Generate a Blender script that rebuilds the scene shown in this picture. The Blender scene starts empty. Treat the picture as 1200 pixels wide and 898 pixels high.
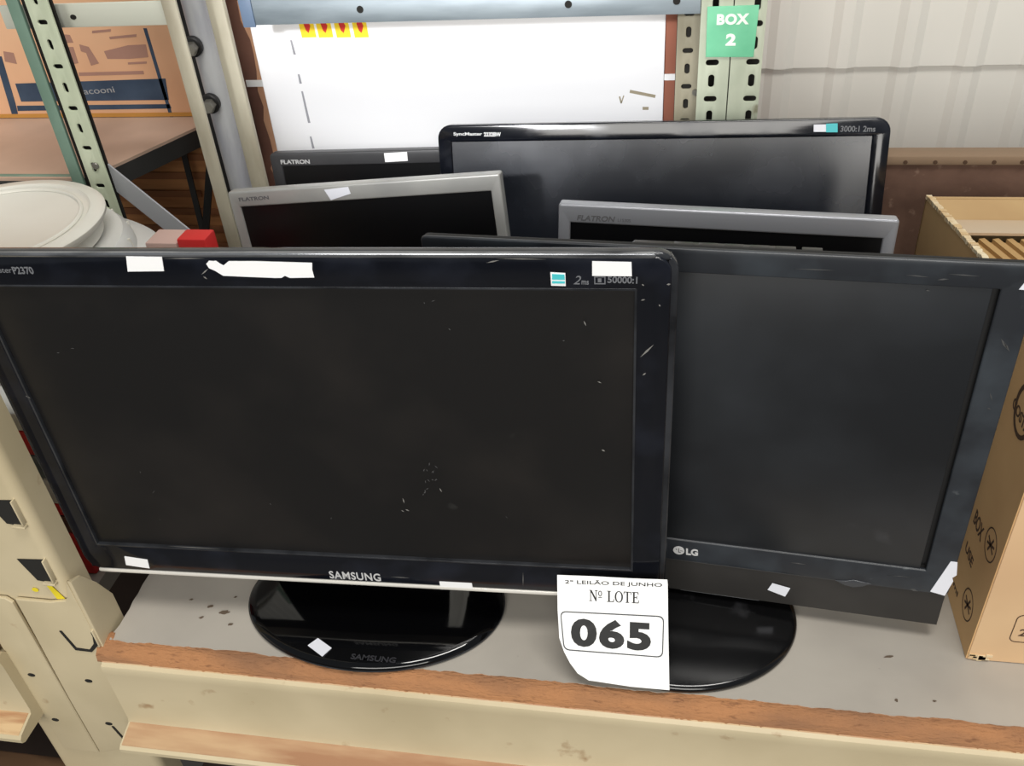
import bpy, bmesh, math, random
from mathutils import Matrix, Vector
from mathutils.geometry import tessellate_polygon
random.seed(7)
S = bpy.context.scene
COL = S.collection

# ------------------------------------------------------------------ camera
CAM = Vector((0.2571, -0.50937, 0.7187))
RIGHT = Vector((0.9851, 0.15854, -0.0666)); UPV = Vector((-0.04044, 0.59002, 0.80638)); FWD = Vector((-0.16714, 0.79167, -0.58764))
FPX = 1080.0
def ray(px):
    return RIGHT*(px[0]-600)/FPX + UPV*(-(px[1]-449)/FPX) + FWD
def ony(px, y):
    d = ray(px); return CAM + d*((y-CAM.y)/d.y)
def onz(px, z):
    d = ray(px); return CAM + d*((z-CAM.z)/d.z)
def uv(px, M, w=0.0):
    """pixel -> local (u, v) on the plane w of frame M"""
    Mi = M.inverted(); o = Mi @ CAM; d = Mi.to_3x3() @ ray(px)
    t = (w-o.z)/d.z; p = o + d*t
    return (p.x, p.y)

cd = bpy.data.cameras.new('camera'); cam = bpy.data.objects.new('camera', cd); COL.objects.link(cam)
m = Matrix.Identity(4)
for i in range(3):
    m[i][0] = RIGHT[i]; m[i][1] = UPV[i]; m[i][2] = -FWD[i]; m[i][3] = CAM[i]
cam.matrix_world = m
cd.sensor_width = 36; cd.lens = FPX/1200*36; cd.clip_start = 0.01
S.camera = cam

# ------------------------------------------------------------------ materials
def lin(c):
    return tuple(((x/255)/12.92 if x/255 <= 0.04045 else ((x/255+0.055)/1.055)**2.4) for x in c)
def mat(name, c, rough=0.6, metal=0.0, c2=None, scale=8.0, detail=4.0, lo=0.4, hi=0.65, stretch=(1,1,1), bump=0.0, bscale=60.0,
        rough2=None, spec=0.5, coat=0.0, c3=None, s3=30.0, lo3=0.62, hi3=0.7, trans=0.0):
    M = bpy.data.materials.new(name); M.use_nodes = True
    nt = M.node_tree; N = nt.nodes; L = nt.links
    b = N['Principled BSDF']
    b.inputs['Base Color'].default_value = (*lin(c), 1); b.inputs['Roughness'].default_value = rough
    b.inputs['Metallic'].default_value = metal; b.inputs['Specular IOR Level'].default_value = spec
    b.inputs['Coat Weight'].default_value = coat; b.inputs['Coat Roughness'].default_value = 0.06
    if trans: b.inputs['Transmission Weight'].default_value = trans
    tc = N.new('ShaderNodeTexCoord'); mp = N.new('ShaderNodeMapping'); mp.inputs['Scale'].default_value = stretch
    L.new(tc.outputs['Object'], mp.inputs['Vector'])
    def noise(sc, det=4.0):
        n = N.new('ShaderNodeTexNoise'); n.inputs['Scale'].default_value = sc; n.inputs['Detail'].default_value = det
        L.new(mp.outputs['Vector'], n.inputs['Vector']); return n
    def rng(n, a, bb, o0=0.0, o1=1.0):
        r = N.new('ShaderNodeMapRange'); r.inputs['From Min'].default_value = a; r.inputs['From Max'].default_value = bb
        r.inputs['To Min'].default_value = o0; r.inputs['To Max'].default_value = o1
        L.new(n.outputs['Fac'], r.inputs['Value']); return r
    last = None
    if c2 is not None:
        n = noise(scale, detail); r = rng(n, lo, hi)
        mx = N.new('ShaderNodeMix'); mx.data_type = 'RGBA'
        mx.inputs[6].default_value = (*lin(c), 1); mx.inputs[7].default_value = (*lin(c2), 1)
        L.new(r.outputs['Result'], mx.inputs[0]); last = mx
        L.new(mx.outputs[2], b.inputs['Base Color'])
        if rough2 is not None:
            r2 = rng(n, lo, hi, rough, rough2); L.new(r2.outputs['Result'], b.inputs['Roughness'])
    if c3 is not None:
        n = noise(s3, 6.0); r = rng(n, lo3, hi3)
        mx = N.new('ShaderNodeMix'); mx.data_type = 'RGBA'
        mx.inputs[6].default_value = (*lin(c), 1); mx.inputs[7].default_value = (*lin(c3), 1)
        if last: L.new(last.outputs[2], mx.inputs[6])
        L.new(r.outputs['Result'], mx.inputs[0]); L.new(mx.outputs[2], b.inputs['Base Color'])
    if bump:
        n = noise(bscale, 5.0); bp = N.new('ShaderNodeBump'); bp.inputs['Strength'].default_value = bump; bp.inputs['Distance'].default_value = 0.002
        L.new(n.outputs['Fac'], bp.inputs['Height']); L.new(bp.outputs['Normal'], b.inputs['Normal'])
    return M

M = {}
M['gloss_black'] = mat('gloss black plastic', (14, 16, 22), 0.10, c2=(26, 29, 38), scale=18, lo=0.5, hi=0.75, rough2=0.24, stretch=(1, 1, 3))
M['base_black'] = mat('polished black base', (5, 5, 6), 0.07)
M['lg_base'] = mat('dusty black base', (12, 12, 13), 0.16, c2=(40, 40, 42), scale=30, lo=0.62, hi=0.8, rough2=0.3)
M['screen'] = mat('matte screen', (17, 16, 16), 0.38, c2=(32, 29, 27), scale=7, lo=0.45, hi=0.75, stretch=(1, 1, 2.5), c3=(60, 60, 58), s3=22, lo3=0.70, hi3=0.85)
M['lg_screen'] = mat('dusty matte screen', (24, 26, 29), 0.36, c2=(42, 45, 49), scale=6, lo=0.4, hi=0.75, stretch=(1, 1, 3), c3=(66, 68, 72), s3=14, lo3=0.66, hi3=0.85)
M['rear_screen'] = mat('screen with painted grey sheen', (31, 34, 41), 0.24, c2=(47, 51, 60), scale=9, lo=0.45, hi=0.8, rough2=0.34, spec=0.7)  # base colour raised to grey in place of a reflection
M['dark_screen'] = mat('black screen', (7, 7, 9), 0.3)
M['matte_black'] = mat('worn matte black plastic', (34, 37, 42), 0.42, c2=(56, 62, 68), scale=16, lo=0.45, hi=0.75, stretch=(1, 1, 4), c3=(92, 96, 98), s3=45, lo3=0.68, hi3=0.8)
M['chin'] = mat('speaker chin plastic', (36, 34, 32), 0.6, c2=(44, 42, 40), scale=12)
M['black_plastic'] = mat('black plastic', (20, 19, 20), 0.45)
M['groove'] = mat('dark groove', (6, 6, 7), 0.7)
M['trim'] = mat('clear acrylic trim', (150, 152, 156), 0.16, 0.75, c2=(60, 62, 66), scale=14, lo=0.45, hi=0.7, stretch=(1, 8, 8))
M['side_trim'] = mat('smoked acrylic edge', (60, 62, 66), 0.15, 0.3, c2=(30, 31, 34), scale=20, lo=0.4, hi=0.7)
M['bottom_trim'] = mat('acrylic strip with painted gleam', (225, 222, 214), 0.25, 0.2)  # near-white colour paints the light reflected in the trim
M['silver'] = mat('silver plastic', (178, 178, 174), 0.35, 0.35, c2=(160, 160, 158), scale=10)
M['silver_cool'] = mat('cool silver plastic', (158, 160, 166), 0.35, 0.4)
M['flat_black'] = mat('charcoal plastic', (52, 52, 54), 0.4, c2=(64, 64, 66), scale=10)
M['scratch'] = mat('grey scuffs', (120, 118, 114), 0.5)
M['dust'] = mat('faint scuff', (70, 70, 70), 0.5)
M['white_label'] = mat('white sticker paper', (240, 240, 240), 0.6)
M['tape'] = mat('white tape', (226, 228, 236), 0.4)
M['teal'] = mat('teal sticker', (70, 190, 196), 0.5)
M['silver_ink'] = mat('silver lettering', (196, 196, 196), 0.4)
M['dim_ink'] = mat('dim grey lettering', (104, 106, 110), 0.5)
M['dark_ink'] = mat('grey lettering', (92, 92, 94), 0.5)
M['faint_ink'] = mat('faint lettering', (46, 46, 50), 0.4)
M['black_ink'] = mat('black print', (16, 16, 16), 0.6, c2=(44, 44, 44), scale=60, lo=0.5, hi=0.75)
M['grey_line'] = mat('grey print', (70, 72, 74), 0.6)
M['paper'] = mat('white paper', (247, 247, 246), 0.7)
M['laminate'] = mat('grey shelf laminate', (172, 166, 156), 0.42, c2=(150, 144, 136), scale=5, lo=0.42, hi=0.7, c3=(98, 88, 80), s3=38, lo3=0.70, hi3=0.78, bump=0.08, bscale=90)
M['chip'] = mat('chipped fibreboard', (168, 118, 78), 0.9, c2=(134, 96, 68), scale=9, lo=0.38, hi=0.66, stretch=(1, 4, 4), c3=(112, 74, 48), s3=60, lo3=0.60, hi3=0.76, bump=0.9, bscale=130)
M['beige'] = mat('beige painted steel', (198, 184, 152), 0.5, c2=(184, 170, 138), scale=7, lo=0.4, hi=0.7, c3=(158, 132, 100), s3=26, lo3=0.66, hi3=0.74, bump=0.05, bscale=40)
M['beige_lip'] = mat('worn beige steel lip', (206, 176, 134), 0.5, c2=(160, 112, 76), scale=9, lo=0.42, hi=0.62, stretch=(1, 6, 6), bump=0.1)
M['yellow'] = mat('yellow paint marks', (226, 206, 40), 0.6)
M['hole'] = mat('dark hole', (26, 24, 20), 0.9)
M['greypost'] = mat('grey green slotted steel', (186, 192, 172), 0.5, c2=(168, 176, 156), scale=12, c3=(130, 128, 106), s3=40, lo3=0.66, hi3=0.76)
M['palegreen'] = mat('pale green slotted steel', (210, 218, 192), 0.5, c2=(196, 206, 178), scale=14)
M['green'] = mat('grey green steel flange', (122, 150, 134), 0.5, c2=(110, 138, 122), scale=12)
M['postshade'] = mat('shaded slotted steel', (150, 144, 124), 0.6, c2=(132, 126, 106), scale=12)  # darker copy of the post steel, shade put into the colour
M['galv'] = mat('galvanised steel', (122, 132, 138), 0.4, 0.3, c2=(102, 112, 118), scale=9, stretch=(1, 5, 5))
M['bluegrey'] = mat('blue grey steel', (200, 202, 204), 0.5, c2=(176, 178, 186), scale=9, stretch=(5, 5, 1))
M['creamsteel'] = mat('cream steel', (186, 180, 160), 0.5, c2=(168, 160, 140), scale=10, stretch=(4, 4, 1))
M['blackmetal'] = mat('black steel', (28, 28, 28), 0.55)
M['bolt'] = mat('zinc bolt', (150, 148, 140), 0.35, 0.7)
M['sign'] = mat('green sign paint', (122, 204, 162), 0.5, c2=(106, 190, 148), scale=20)
M['signwhite'] = mat('white stencil paint', (240, 246, 238), 0.5)
M['wall'] = mat('white corrugated sheet', (226, 224, 216), 0.4, c2=(218, 216, 208), scale=3)
M['carton_dark'] = mat('dark brown carton', (112, 76, 62), 0.8, c2=(92, 58, 48), scale=14)
M['carton'] = mat('brown carton', (196, 150, 118), 0.8, c2=(180, 132, 102), scale=14)
M['carton_red'] = mat('reddish carton', (150, 92, 72), 0.8, c2=(128, 70, 54), scale=25, stretch=(1, 1, 0.3))
M['white_panel'] = mat('white glossy board', (238, 238, 240), 0.35)
M['panel_slit'] = mat('grey slit', (150, 150, 156), 0.6)
M['hazard'] = mat('yellow hazard label', (240, 206, 40), 0.6)
M['red'] = mat('red print', (196, 40, 34), 0.6)
M['board_brown'] = mat('rough brown board', (100, 74, 60), 0.85, c2=(78, 54, 42), scale=12, lo=0.4, hi=0.6, c3=(128, 104, 88), s3=50, lo3=0.6, hi3=0.7, bump=0.4)
M['tan_strip'] = mat('tan strip', (132, 110, 88), 0.8)
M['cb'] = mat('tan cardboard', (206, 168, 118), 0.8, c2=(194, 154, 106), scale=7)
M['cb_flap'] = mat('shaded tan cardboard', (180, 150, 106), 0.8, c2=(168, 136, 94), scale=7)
M['cb_front'] = mat('lit cardboard', (218, 184, 142), 0.8, c2=(208, 172, 132), scale=7)  # paler copy of the cardboard, front light put into the colour
M['cb_edge'] = mat('frayed cardboard edge', (196, 168, 126), 0.9, c2=(220, 206, 176), scale=60, bump=0.6)
M['cb_tape'] = mat('glossy packing tape', (190, 168, 140), 0.2)
M['cb_rib'] = mat('corrugated insert', (176, 142, 92), 0.8)
M['cb_ink'] = mat('brown box print', (74, 52, 34), 0.8)
M['orange_box'] = mat('orange carton', (232, 186, 148), 0.8, c2=(222, 172, 134), scale=5)
M['blue_ink'] = mat('dark blue print', (44, 62, 84), 0.7, c2=(58, 76, 98), scale=20)
M['grey_ink'] = mat('faded mauve print', (168, 128, 112), 0.8)
M['pale_ink'] = mat('pale print', (160, 162, 164), 0.8)
M['desk'] = mat('brown laminate top', (206, 178, 158), 0.5, c2=(194, 166, 146), scale=8)
M['desk_edge'] = mat('charcoal edge', (52, 52, 50), 0.6)
M['brown_box'] = mat('brown ribbed carton', (206, 146, 92), 0.8, c2=(180, 120, 74), scale=20, stretch=(0.4, 1, 4))
M['white_plastic'] = mat('white plastic', (224, 222, 212), 0.4, c2=(212, 208, 196), scale=4)
M['grey_plastic'] = mat('greyish white plastic', (206, 206, 202), 0.4)
M['white_steel'] = mat('pale grey steel bar', (172, 174, 178), 0.4)
M['red_box'] = mat('red carton', (200, 36, 34), 0.6)
M['pink_box'] = mat('pinkish paper box', (190, 160, 150), 0.8)
M['wood'] = mat('old timber', (128, 96, 68), 0.85, c2=(92, 66, 46), scale=10, stretch=(1, 6, 6))
M['floor'] = mat('grey concrete', (104, 101, 97), 0.8, c2=(90, 88, 85), scale=3)

# ------------------------------------------------------------------ mesh helpers
I4 = Matrix.Identity(4)
def rrect(u0, v0, u1, v1, r=0.0, n=6):
    if r <= 0: return [(u0, v0), (u1, v0), (u1, v1), (u0, v1)]
    out = []
    for cx, cy, a in ((u1-r, v0+r, -90), (u1-r, v1-r, 0), (u0+r, v1-r, 90), (u0+r, v0+r, 180)):
        for k in range(n+1):
            t = math.radians(a+90*k/n); out.append((cx+r*math.cos(t), cy+r*math.sin(t)))
    return out
def ellipse(cx, cy, a, b, n=24):
    return [(cx+a*math.cos(2*math.pi*k/n), cy+b*math.sin(2*math.pi*k/n)) for k in range(n)]
def frame(origin, u, v):
    u = Vector(u).normalized(); v = Vector(v); v = (v-u*v.dot(u)).normalized(); w = u.cross(v)
    m = Matrix.Identity(4)
    for i in range(3): m[i][0] = u[i]; m[i][1] = v[i]; m[i][2] = w[i]; m[i][3] = origin[i]
    return m
FRONT = lambda y, o=(0, 0): frame((o[0], y, o[1]), (1, 0, 0), (0, 0, 1))   # u=x, v=z, w towards the viewer

class MB:
    def __init__(self): self.bm = bmesh.new()
    def _merge(self, b2, T):
        me = bpy.data.meshes.new('tmp'); b2.to_mesh(me); b2.free(); me.transform(T); self.bm.from_mesh(me); bpy.data.meshes.remove(me)
    def box(self, lo, hi, bev=0.0, T=I4, seg=2):
        b = bmesh.new(); bmesh.ops.create_cube(b, size=1)
        for v in b.verts: v.co = Vector([(lo[i]+hi[i])/2 + v.co[i]*(hi[i]-lo[i]) for i in range(3)])
        if bev: bmesh.ops.bevel(b, geom=b.edges[:], offset=bev, segments=seg, profile=0.5, affect='EDGES')
        self._merge(b, T); return self
    def plate(self, loops, w0, w1, T=I4, bev=0.0):
        """flat plate (with holes) from 2-D loops between w0 and w1"""
        c = bpy.data.curves.new('tmp', 'CURVE'); c.dimensions = '2D'; c.fill_mode = 'BOTH'
        for lp in loops:
            s = c.splines.new('POLY'); s.points.add(len(lp)-1); s.use_cyclic_u = True
            for p, q in zip(s.points, lp): p.co = (q[0], q[1], 0, 1)
        c.extrude = max((w1-w0)/2-bev, 1e-6)
        if bev: c.bevel_depth = bev; c.bevel_resolution = 2; c.offset = -bev
        o = bpy.data.objects.new('tmp', c); COL.objects.link(o)
        bpy.context.view_layer.update()
        me = bpy.data.meshes.new_from_object(o.evaluated_get(bpy.context.evaluated_depsgraph_get()))
        bpy.data.objects.remove(o); bpy.data.curves.remove(c)
        me.transform(T @ Matrix.Translation((0, 0, (w0+w1)/2))); self.bm.from_mesh(me); bpy.data.meshes.remove(me); return self
    def poly(self, loop, w, T=I4):
        return self.plate([loop], w-0.0002, w+0.0002, T)
    def lathe(self, prof, T=I4, n=64, sx=1, sy=1, cap=True):
        b = bmesh.new(); rings = []
        for r, z in prof:
            rings.append([b.verts.new((r*sx*math.cos(2*math.pi*k/n), r*sy*math.sin(2*math.pi*k/n), z)) for k in range(n)])
        for a, c in zip(rings, rings[1:]):
            for k in range(n): b.faces.new((a[k], a[(k+1) % n], c[(k+1) % n], c[k]))
        if cap: b.faces.new(rings[0][::-1]); b.faces.new(rings[-1])
        else:
            for k in range(n): b.faces.new((rings[-1][k], rings[-1][(k+1) % n], rings[0][(k+1) % n], rings[0][k]))
        bmesh.ops.recalc_face_normals(b, faces=b.faces[:]); self._merge(b, T); return self
    def extr(self, prof, x0, x1, T=I4):
        """closed (y,z) profile swept along x"""
        b = bmesh.new()
        A = [b.verts.new((x0, p[0], p[1])) for p in prof]; B = [b.verts.new((x1, p[0], p[1])) for p in prof]
        n = len(prof)
        for k in range(n): b.faces.new((A[k], A[(k+1) % n], B[(k+1) % n], B[k]))
        b.faces.new(A[::-1]); b.faces.new(B); bmesh.ops.recalc_face_normals(b, faces=b.faces[:]); self._merge(b, T); return self
    def prism(self, loop, z0, z1, T=I4):
        """closed (x,y) outline between heights"""
        return self.plate([loop], z0, z1, T)
    def bar(self, p, q, wid, th, up=(0, -1, 0), bev=0.0):
        p = Vector(p); q = Vector(q); d = q-p; L = d.length
        T = frame(p, d, Vector(up).cross(d))   # u along, v across, w = up-ish
        self.box((0, -wid/2, -th/2), (L, wid/2, th/2), bev, T); return self
    def cyl(self, p, q, r, n=20, bev=0):
        p = Vector(p); q = Vector(q); d = q-p
        T = Matrix.Translation(p) @ d.to_track_quat('Z', 'Y').to_matrix().to_4x4()
        L = d.length; e = bev or min(r, L)*0.15
        return self.lathe([(r-e, 0), (r, e), (r, L-e), (r-e, L)], T, n)
    def text(self, s, width, height=None, T=I4, center=(0, 0), w=0.0, th=0.0004, bold=0.0, space=1.0, shear=0.0):
        c = bpy.data.curves.new('tmp', 'FONT'); c.body = s; c.size = 1; c.extrude = 0.01; c.offset = bold; c.space_character = space; c.shear = shear
        c.resolution_u = 4
        o = bpy.data.objects.new('tmp', c); COL.objects.link(o); bpy.context.view_layer.update()
        me = bpy.data.meshes.new_from_object(o.evaluated_get(bpy.context.evaluated_depsgraph_get()))
        bpy.data.objects.remove(o); bpy.data.curves.remove(c)
        xs = [v.co.x for v in me.vertices]; ys = [v.co.y for v in me.vertices]
        sx = width/(max(xs)-min(xs)); sy = (height/(max(ys)-min(ys))) if height else sx
        mx, my = (max(xs)+min(xs))/2, (max(ys)+min(ys))/2
        for v in me.vertices:
            v.co = ((v.co.x-mx)*sx+center[0], (v.co.y-my)*sy+center[1], w + (th if v.co.z > 0 else 0))
        me.transform(T); self.bm.from_mesh(me); bpy.data.meshes.remove(me); return self
    def build(self, name, material, parent=None, W=None, smooth=35):
        """mesh data are in world coordinates unless W (world matrix of the data) is given"""
        bmesh.ops.remove_doubles(self.bm, verts=self.bm.verts[:], dist=1e-6)
        me = bpy.data.meshes.new(name); self.bm.to_mesh(me); self.bm.free()
        me.materials.append(material)
        if smooth:
            me.shade_smooth(); me.set_sharp_from_angle(angle=math.radians(smooth))
        o = bpy.data.objects.new(name, me); COL.objects.link(o)
        P = WM.get(parent.name, I4) if parent else I4
        W = W if W is not None else None
        if W is None:      # world data: re-origin to the bounding-box bottom centre
            if parent: me.transform(P.inverted()); Wm = P
            else:
                cs = [v.co for v in me.vertices]
                c = Vector(((min(v.x for v in cs)+max(v.x for v in cs))/2, (min(v.y for v in cs)+max(v.y for v in cs))/2, min(v.z for v in cs)))
                me.transform(Matrix.Translation(-c)); Wm = Matrix.Translation(c)
        else: Wm = W
        WM[o.name] = Wm
        if parent: o.parent = parent; o.matrix_local = P.inverted() @ Wm
        else: o.matrix_world = Wm
        return o
WM = {}
def tag(o, label=None, cat=None, group=None, kind=None):
    if label: o['label'] = label
    if cat: o['category'] = cat
    if group: o['group'] = group
    if kind: o['kind'] = kind
    return o
def thing(name, label, cat, W=I4, group=None):
    o = bpy.data.objects.new(name, None); COL.objects.link(o); o.empty_display_size = 0.05
    if not isinstance(W, Matrix): W = Matrix.Translation(W)
    o.matrix_world = W; WM[o.name] = W
    return tag(o, label, cat, group)

# ------------------------------------------------------------------ setting
b = MB(); b.box((-3.5, -5, -1.02), (3.5, 1.3, -1.0)); tag(b.build('floor', M['floor']), kind='structure')
# corrugated white metal wall: two overlapping courses
def corrug(z0, z1, y, x0=-2.2, x1=2.4, pitch=0.0905, ph=0.0):
    pts = []; x = x0+ph
    while x < x1:
        for dx, dy in ((0, 0), (0.050, 0), (0.062, -0.006), (0.078, -0.006)): pts.append((x+dx, y+dy))
        x += pitch
    bm = MB(); b2 = bmesh.new()
    A = [b2.verts.new((p[0], p[1], z0)) for p in pts]; B = [b2.verts.new((p[0], p[1], z1)) for p in pts]
    C = [b2.verts.new((p[0], p[1]+0.004, z0)) for p in pts]; D = [b2.verts.new((p[0], p[1]+0.004, z1)) for p in pts]
    for k in range(len(pts)-1):
        b2.faces.new((A[k], A[k+1], B[k+1], B[k])); b2.faces.new((D[k], D[k+1], C[k+1], C[k]))
        b2.faces.new((B[k], B[k+1], D[k+1], D[k])); b2.faces.new((C[k], C[k+1], A[k+1], A[k]))
    bm._merge(b2, I4); return bm
wl = corrug(-1.0, 0.262, 0.96).build('wall_back', M['wall'], smooth=0); tag(wl, kind='structure')
wu = corrug(0.252, 1.6, 0.9535).build('upper_sheet', M['wall'], wl, smooth=0)

# ------------------------------------------------------------------ shelf, beams, front upright
shelf = thing('shelf_board', 'grey laminated shelf board with chipped orange front edge, under the monitors', 'shelf', (0.4, 0.3, -0.02))
out = []; jy = 0.0
for k in range(380):
    jy = 0.8*jy+random.uniform(-0.0007, 0.0007); out.append((-0.281+1.531*k/380, 0.0035+jy+random.uniform(-0.0003, 0.0003)))
out += [(1.25, 0.0035), (1.25, 0.63), (-0.281, 0.63)]
n = 60
left = []
for k in range(1, n):
    left.append((-0.281+random.uniform(-0.0012, 0.0012), 0.63*(1-k/n)))
MB().prism(out+left, -0.022, 0.0).build('board', M['laminate'], shelf)
# exposed fibreboard edge, ragged
b2 = bmesh.new(); rows = []
N = 520; x0, x1 = -0.291, 1.25
sm = 0; rr = []
for k in range(N+1):
    x = x0+(x1-x0)*k/N
    sm = 0.8*sm+random.uniform(-0.0012, 0.0012)
    j = random.uniform(-0.0009, 0.0009)
    yt = 0.0075+j*0.3; lift = -0.0012+random.uniform(0, 0.0011)
    if x < -0.279: yt += 0.006; lift += 0.002
    zl = -0.0165+random.uniform(-0.001, 0.001)
    rows.append([(x, yt, -0.0012), (x, yt-0.004, lift*0.8), (x, -0.0035+j, -0.002+random.uniform(-0.001, 0.001)), (x, -0.0105+random.uniform(-0.0008, 0.0008), -0.008), (x, -0.0125, zl), (x, 0.002, zl), (x, 0.006, -0.004)])
V = [[b2.verts.new(p) for p in r] for r in rows]
for a, c in zip(V, V[1:]):
    for i in range(7): b2.faces.new((a[i], a[(i+1) % 7], c[(i+1) % 7], c[i]))
b2.faces.new(V[0]); b2.faces.new(V[-1][::-1]); bmesh.ops.recalc_face_normals(b2, faces=b2.faces[:])
mb = MB(); mb._merge(b2, I4); mb.build('front_edge', M['chip'], shelf, smooth=50)
# dark scuff marks on the board
Mst = mat('dark scuff', (92, 78, 64), 0.9)
for (px, a, bb) in (((262, 718), 7, 2.2), ((246, 711), 4, 1.5), ((270, 732), 3, 1.5), ((224, 703), 2.5, 1), ((1041, 770), 6, 1), ((1050, 821), 2, 1.6), ((1095, 822), 2, 1), ((236, 724), 3, 1.4), ((276, 700), 2.2, 1)):
    c = onz(px, 0); s = 1/1150
    lp = []
    for k in range(14):
        t = 2*math.pi*k/14; r = random.uniform(0.6, 1.15)
        lp.append((c.x+(a*math.cos(t)-bb*math.sin(t)*0.3)*s*r, c.y+(bb*1.3*math.sin(t)+a*0.25*math.cos(t))*s*r))
    MB().prism(lp, 0.0001, 0.0004).build('stain', Mst, shelf)

def beam_profile(dy=0.0):
    return [(0.05, -0.024), (0.05, -0.0225), (-0.004, -0.0225), (-0.008, -0.017), (-0.012, -0.0158), (-0.0165, -0.018), (-0.0175, -0.0225), (-0.0165, -0.03),
            (-0.0165, -0.104), (-0.018, -0.109), (-0.040, -0.1155), (-0.0435, -0.119), (-0.0435, -0.124), (-0.040, -0.127), (0.05, -0.127)]
beam = thing('shelf_beam', 'worn beige steel beam along the front edge of the shelf', 'beam', (0.4, 0, -0.127))
MB().extr(beam_profile(), -0.286, 1.3).build('beam_face', M['beige'], beam, smooth=30)
# worn lips (bare brownish paint) on the two ledges
MB().extr([(-0.0176, -0.1083), (-0.0178, -0.1095), (-0.0405, -0.1160), (-0.0400, -0.1149)], -0.284, 1.3).build('worn_ledge', mat('bare brown steel', (158, 116, 84), 0.6, c2=(188, 156, 120), scale=7, stretch=(1, 6, 6), lo=0.4, hi=0.65), beam)
MB().extr([(-0.007, -0.0168), (-0.0078, -0.0158), (-0.0122, -0.0148), (-0.0126, -0.0160)], -0.286, 1.3).build('worn_lip', mat('rubbed pinkish steel', (184, 140, 108), 0.6, c2=(204, 176, 138), scale=14, stretch=(1, 6, 6), lo=0.42, hi=0.6), beam)

post = thing('rack_upright', 'beige steel rack upright at the front left, with bent slot tabs', 'upright', (-0.36, 0.02, -1.0))
def cprofile():   # C-section with rounded front corners (x,y)
    p = []
    x0, x1, y0, y1, r = -0.430, -0.2965, 0.0, 0.031, 0.010
    for k in range(7):
        t = math.radians(180+90*k/6); p.append((x0+r+r*math.cos(t), y0+r+r*math.sin(t)))
    for k in range(7):
        t = math.radians(270+90*k/6); p.append((x1-r+r*math.cos(t), y0+r+r*math.sin(t)))
    p += [(x1, y1), (x1-0.025, y1), (x1-0.025, y1-0.003), (x1-0.003, y1-0.003), (x1-0.003, y0+0.006), (x0+0.003, y0+0.006), (x0+0.003, y1-0.003), (x0+0.025, y1-0.003), (x0+0.025, y1), (x0, y1)]
    return p
MB().prism(cprofile(), -1.0, 0.9).build('channel', M['beige'], post, smooth=30)
# slots at the front corner: dark pocket, front plate of metal inside, bent lip
for z in (0.101, 0.176, 0.251, 0.326):
    pk = MB(); T = FRONT(-0.0006)
    pk.plate([[(-0.333, z+0.013), (-0.3045, z+0.015), (-0.3045, z-0.012), (-0.310, z-0.017), (-0.323, z-0.015)]], 0.0, -0.014+0.0142, T)
    s = pk.build('slot', M['hole'], post)
    lip = MB()
    lip.box((-0.3045, -0.0045, z-0.013), (-0.3027, 0.005, z+0.016), 0.0006)
    lip.box((-0.316, -0.0045, z-0.0175), (-0.3030, 0.004, z-0.0150), 0.0006)
    lip.build('slot_lip', M['beige'], s)
# end connectors of the two beams (they move with the beams)
def connector(parent, x0, x1, side, holes, tabs):
    mb = MB(); T = FRONT(-0.001)
    if side > 0:
        lp = [(x0, 0.060), (-0.318, 0.060), (-0.300, 0.064), (-0.296, 0.070), (-0.292, 0.082), (-0.2885, 0.092), (-0.2875, 0.05), (-0.2875, -0.17), (x0-0.004, -0.20), (x0-0.004, -0.10)]
        mb.plate([lp], 0.0, 0.004, T, 0.0012)
        # return along the side of the upright
        sT = frame((-0.2875, 0, 0), (0, 1, 0), (0, 0, 1))
        mb.plate([[(-0.004, -0.17), (0.036, -0.17), (0.036, 0.030), (0.024, 0.060), (0.010, 0.085), (-0.004, 0.092)]], -0.001, 0.003, sT, 0.001)
    else:
        lp = [(x0, 0.060), (x1-0.006, 0.060), (x1, 0.054), (x1, -0.20), (x0, -0.20)]
        mb.plate([lp], 0.0, 0.004, T, 0.0012)
    o = mb.build('end_connector', M['beige'], parent, smooth=30)
    for hx, hz in holes:
        MB().plate([ellipse(hx, hz, 0.0042, 0.0026)], 0.004, 0.0046, T).build('rivet_hole', M['hole'], o)
    for tx, tz in tabs:
        e = MB(); lp = [(tx-0.019, tz+0.013), (tx-0.0165, tz+0.013), (tx-0.010, tz-0.012), (tx+0.004, tz-0.013), (tx+0.013, tz-0.002), (tx+0.016, tz+0.010), (tx+0.016, tz+0.015), (tx+0.018, tz+0.015), (tx+0.018, tz-0.003), (tx+0.006, tz-0.016), (tx-0.012, tz-0.0155)]
        e.plate([lp], 0.003, 0.0050, T); tb = e.build('hook_tab', M['hole'], o)
        MB().box((-0.2880, -0.0065, tz-0.006), (-0.2860, 0.012, tz+0.018), 0.0008).build('hook_lip', M['beige'], tb) if side > 0 else None
    return o
connector(beam, -0.355, -0.288, 1, [(-0.322, -0.062), (-0.326, -0.138)], [(-0.305, 0.005), (-0.305, -0.155)])
beam2 = thing('shelf_beam', 'beige steel beam of the neighbouring bay, cut off at the lower left corner', 'beam', (-0.9, 0, -0.127))
MB().extr([(p[0], p[1]-0.005) for p in beam_profile()], -1.5, -0.402).build('beam_face', M['beige'], beam2, smooth=30)
MB().extr([(-0.0176, -0.1133), (-0.0178, -0.1145), (-0.0405, -0.1210), (-0.0400, -0.1199)], -1.5, -0.405).build('worn_ledge', M['beige_lip'], beam2)
connector(beam2, -0.404, -0.3605, -1, [(-0.388, -0.062), (-0.392, -0.142)], [])
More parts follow.
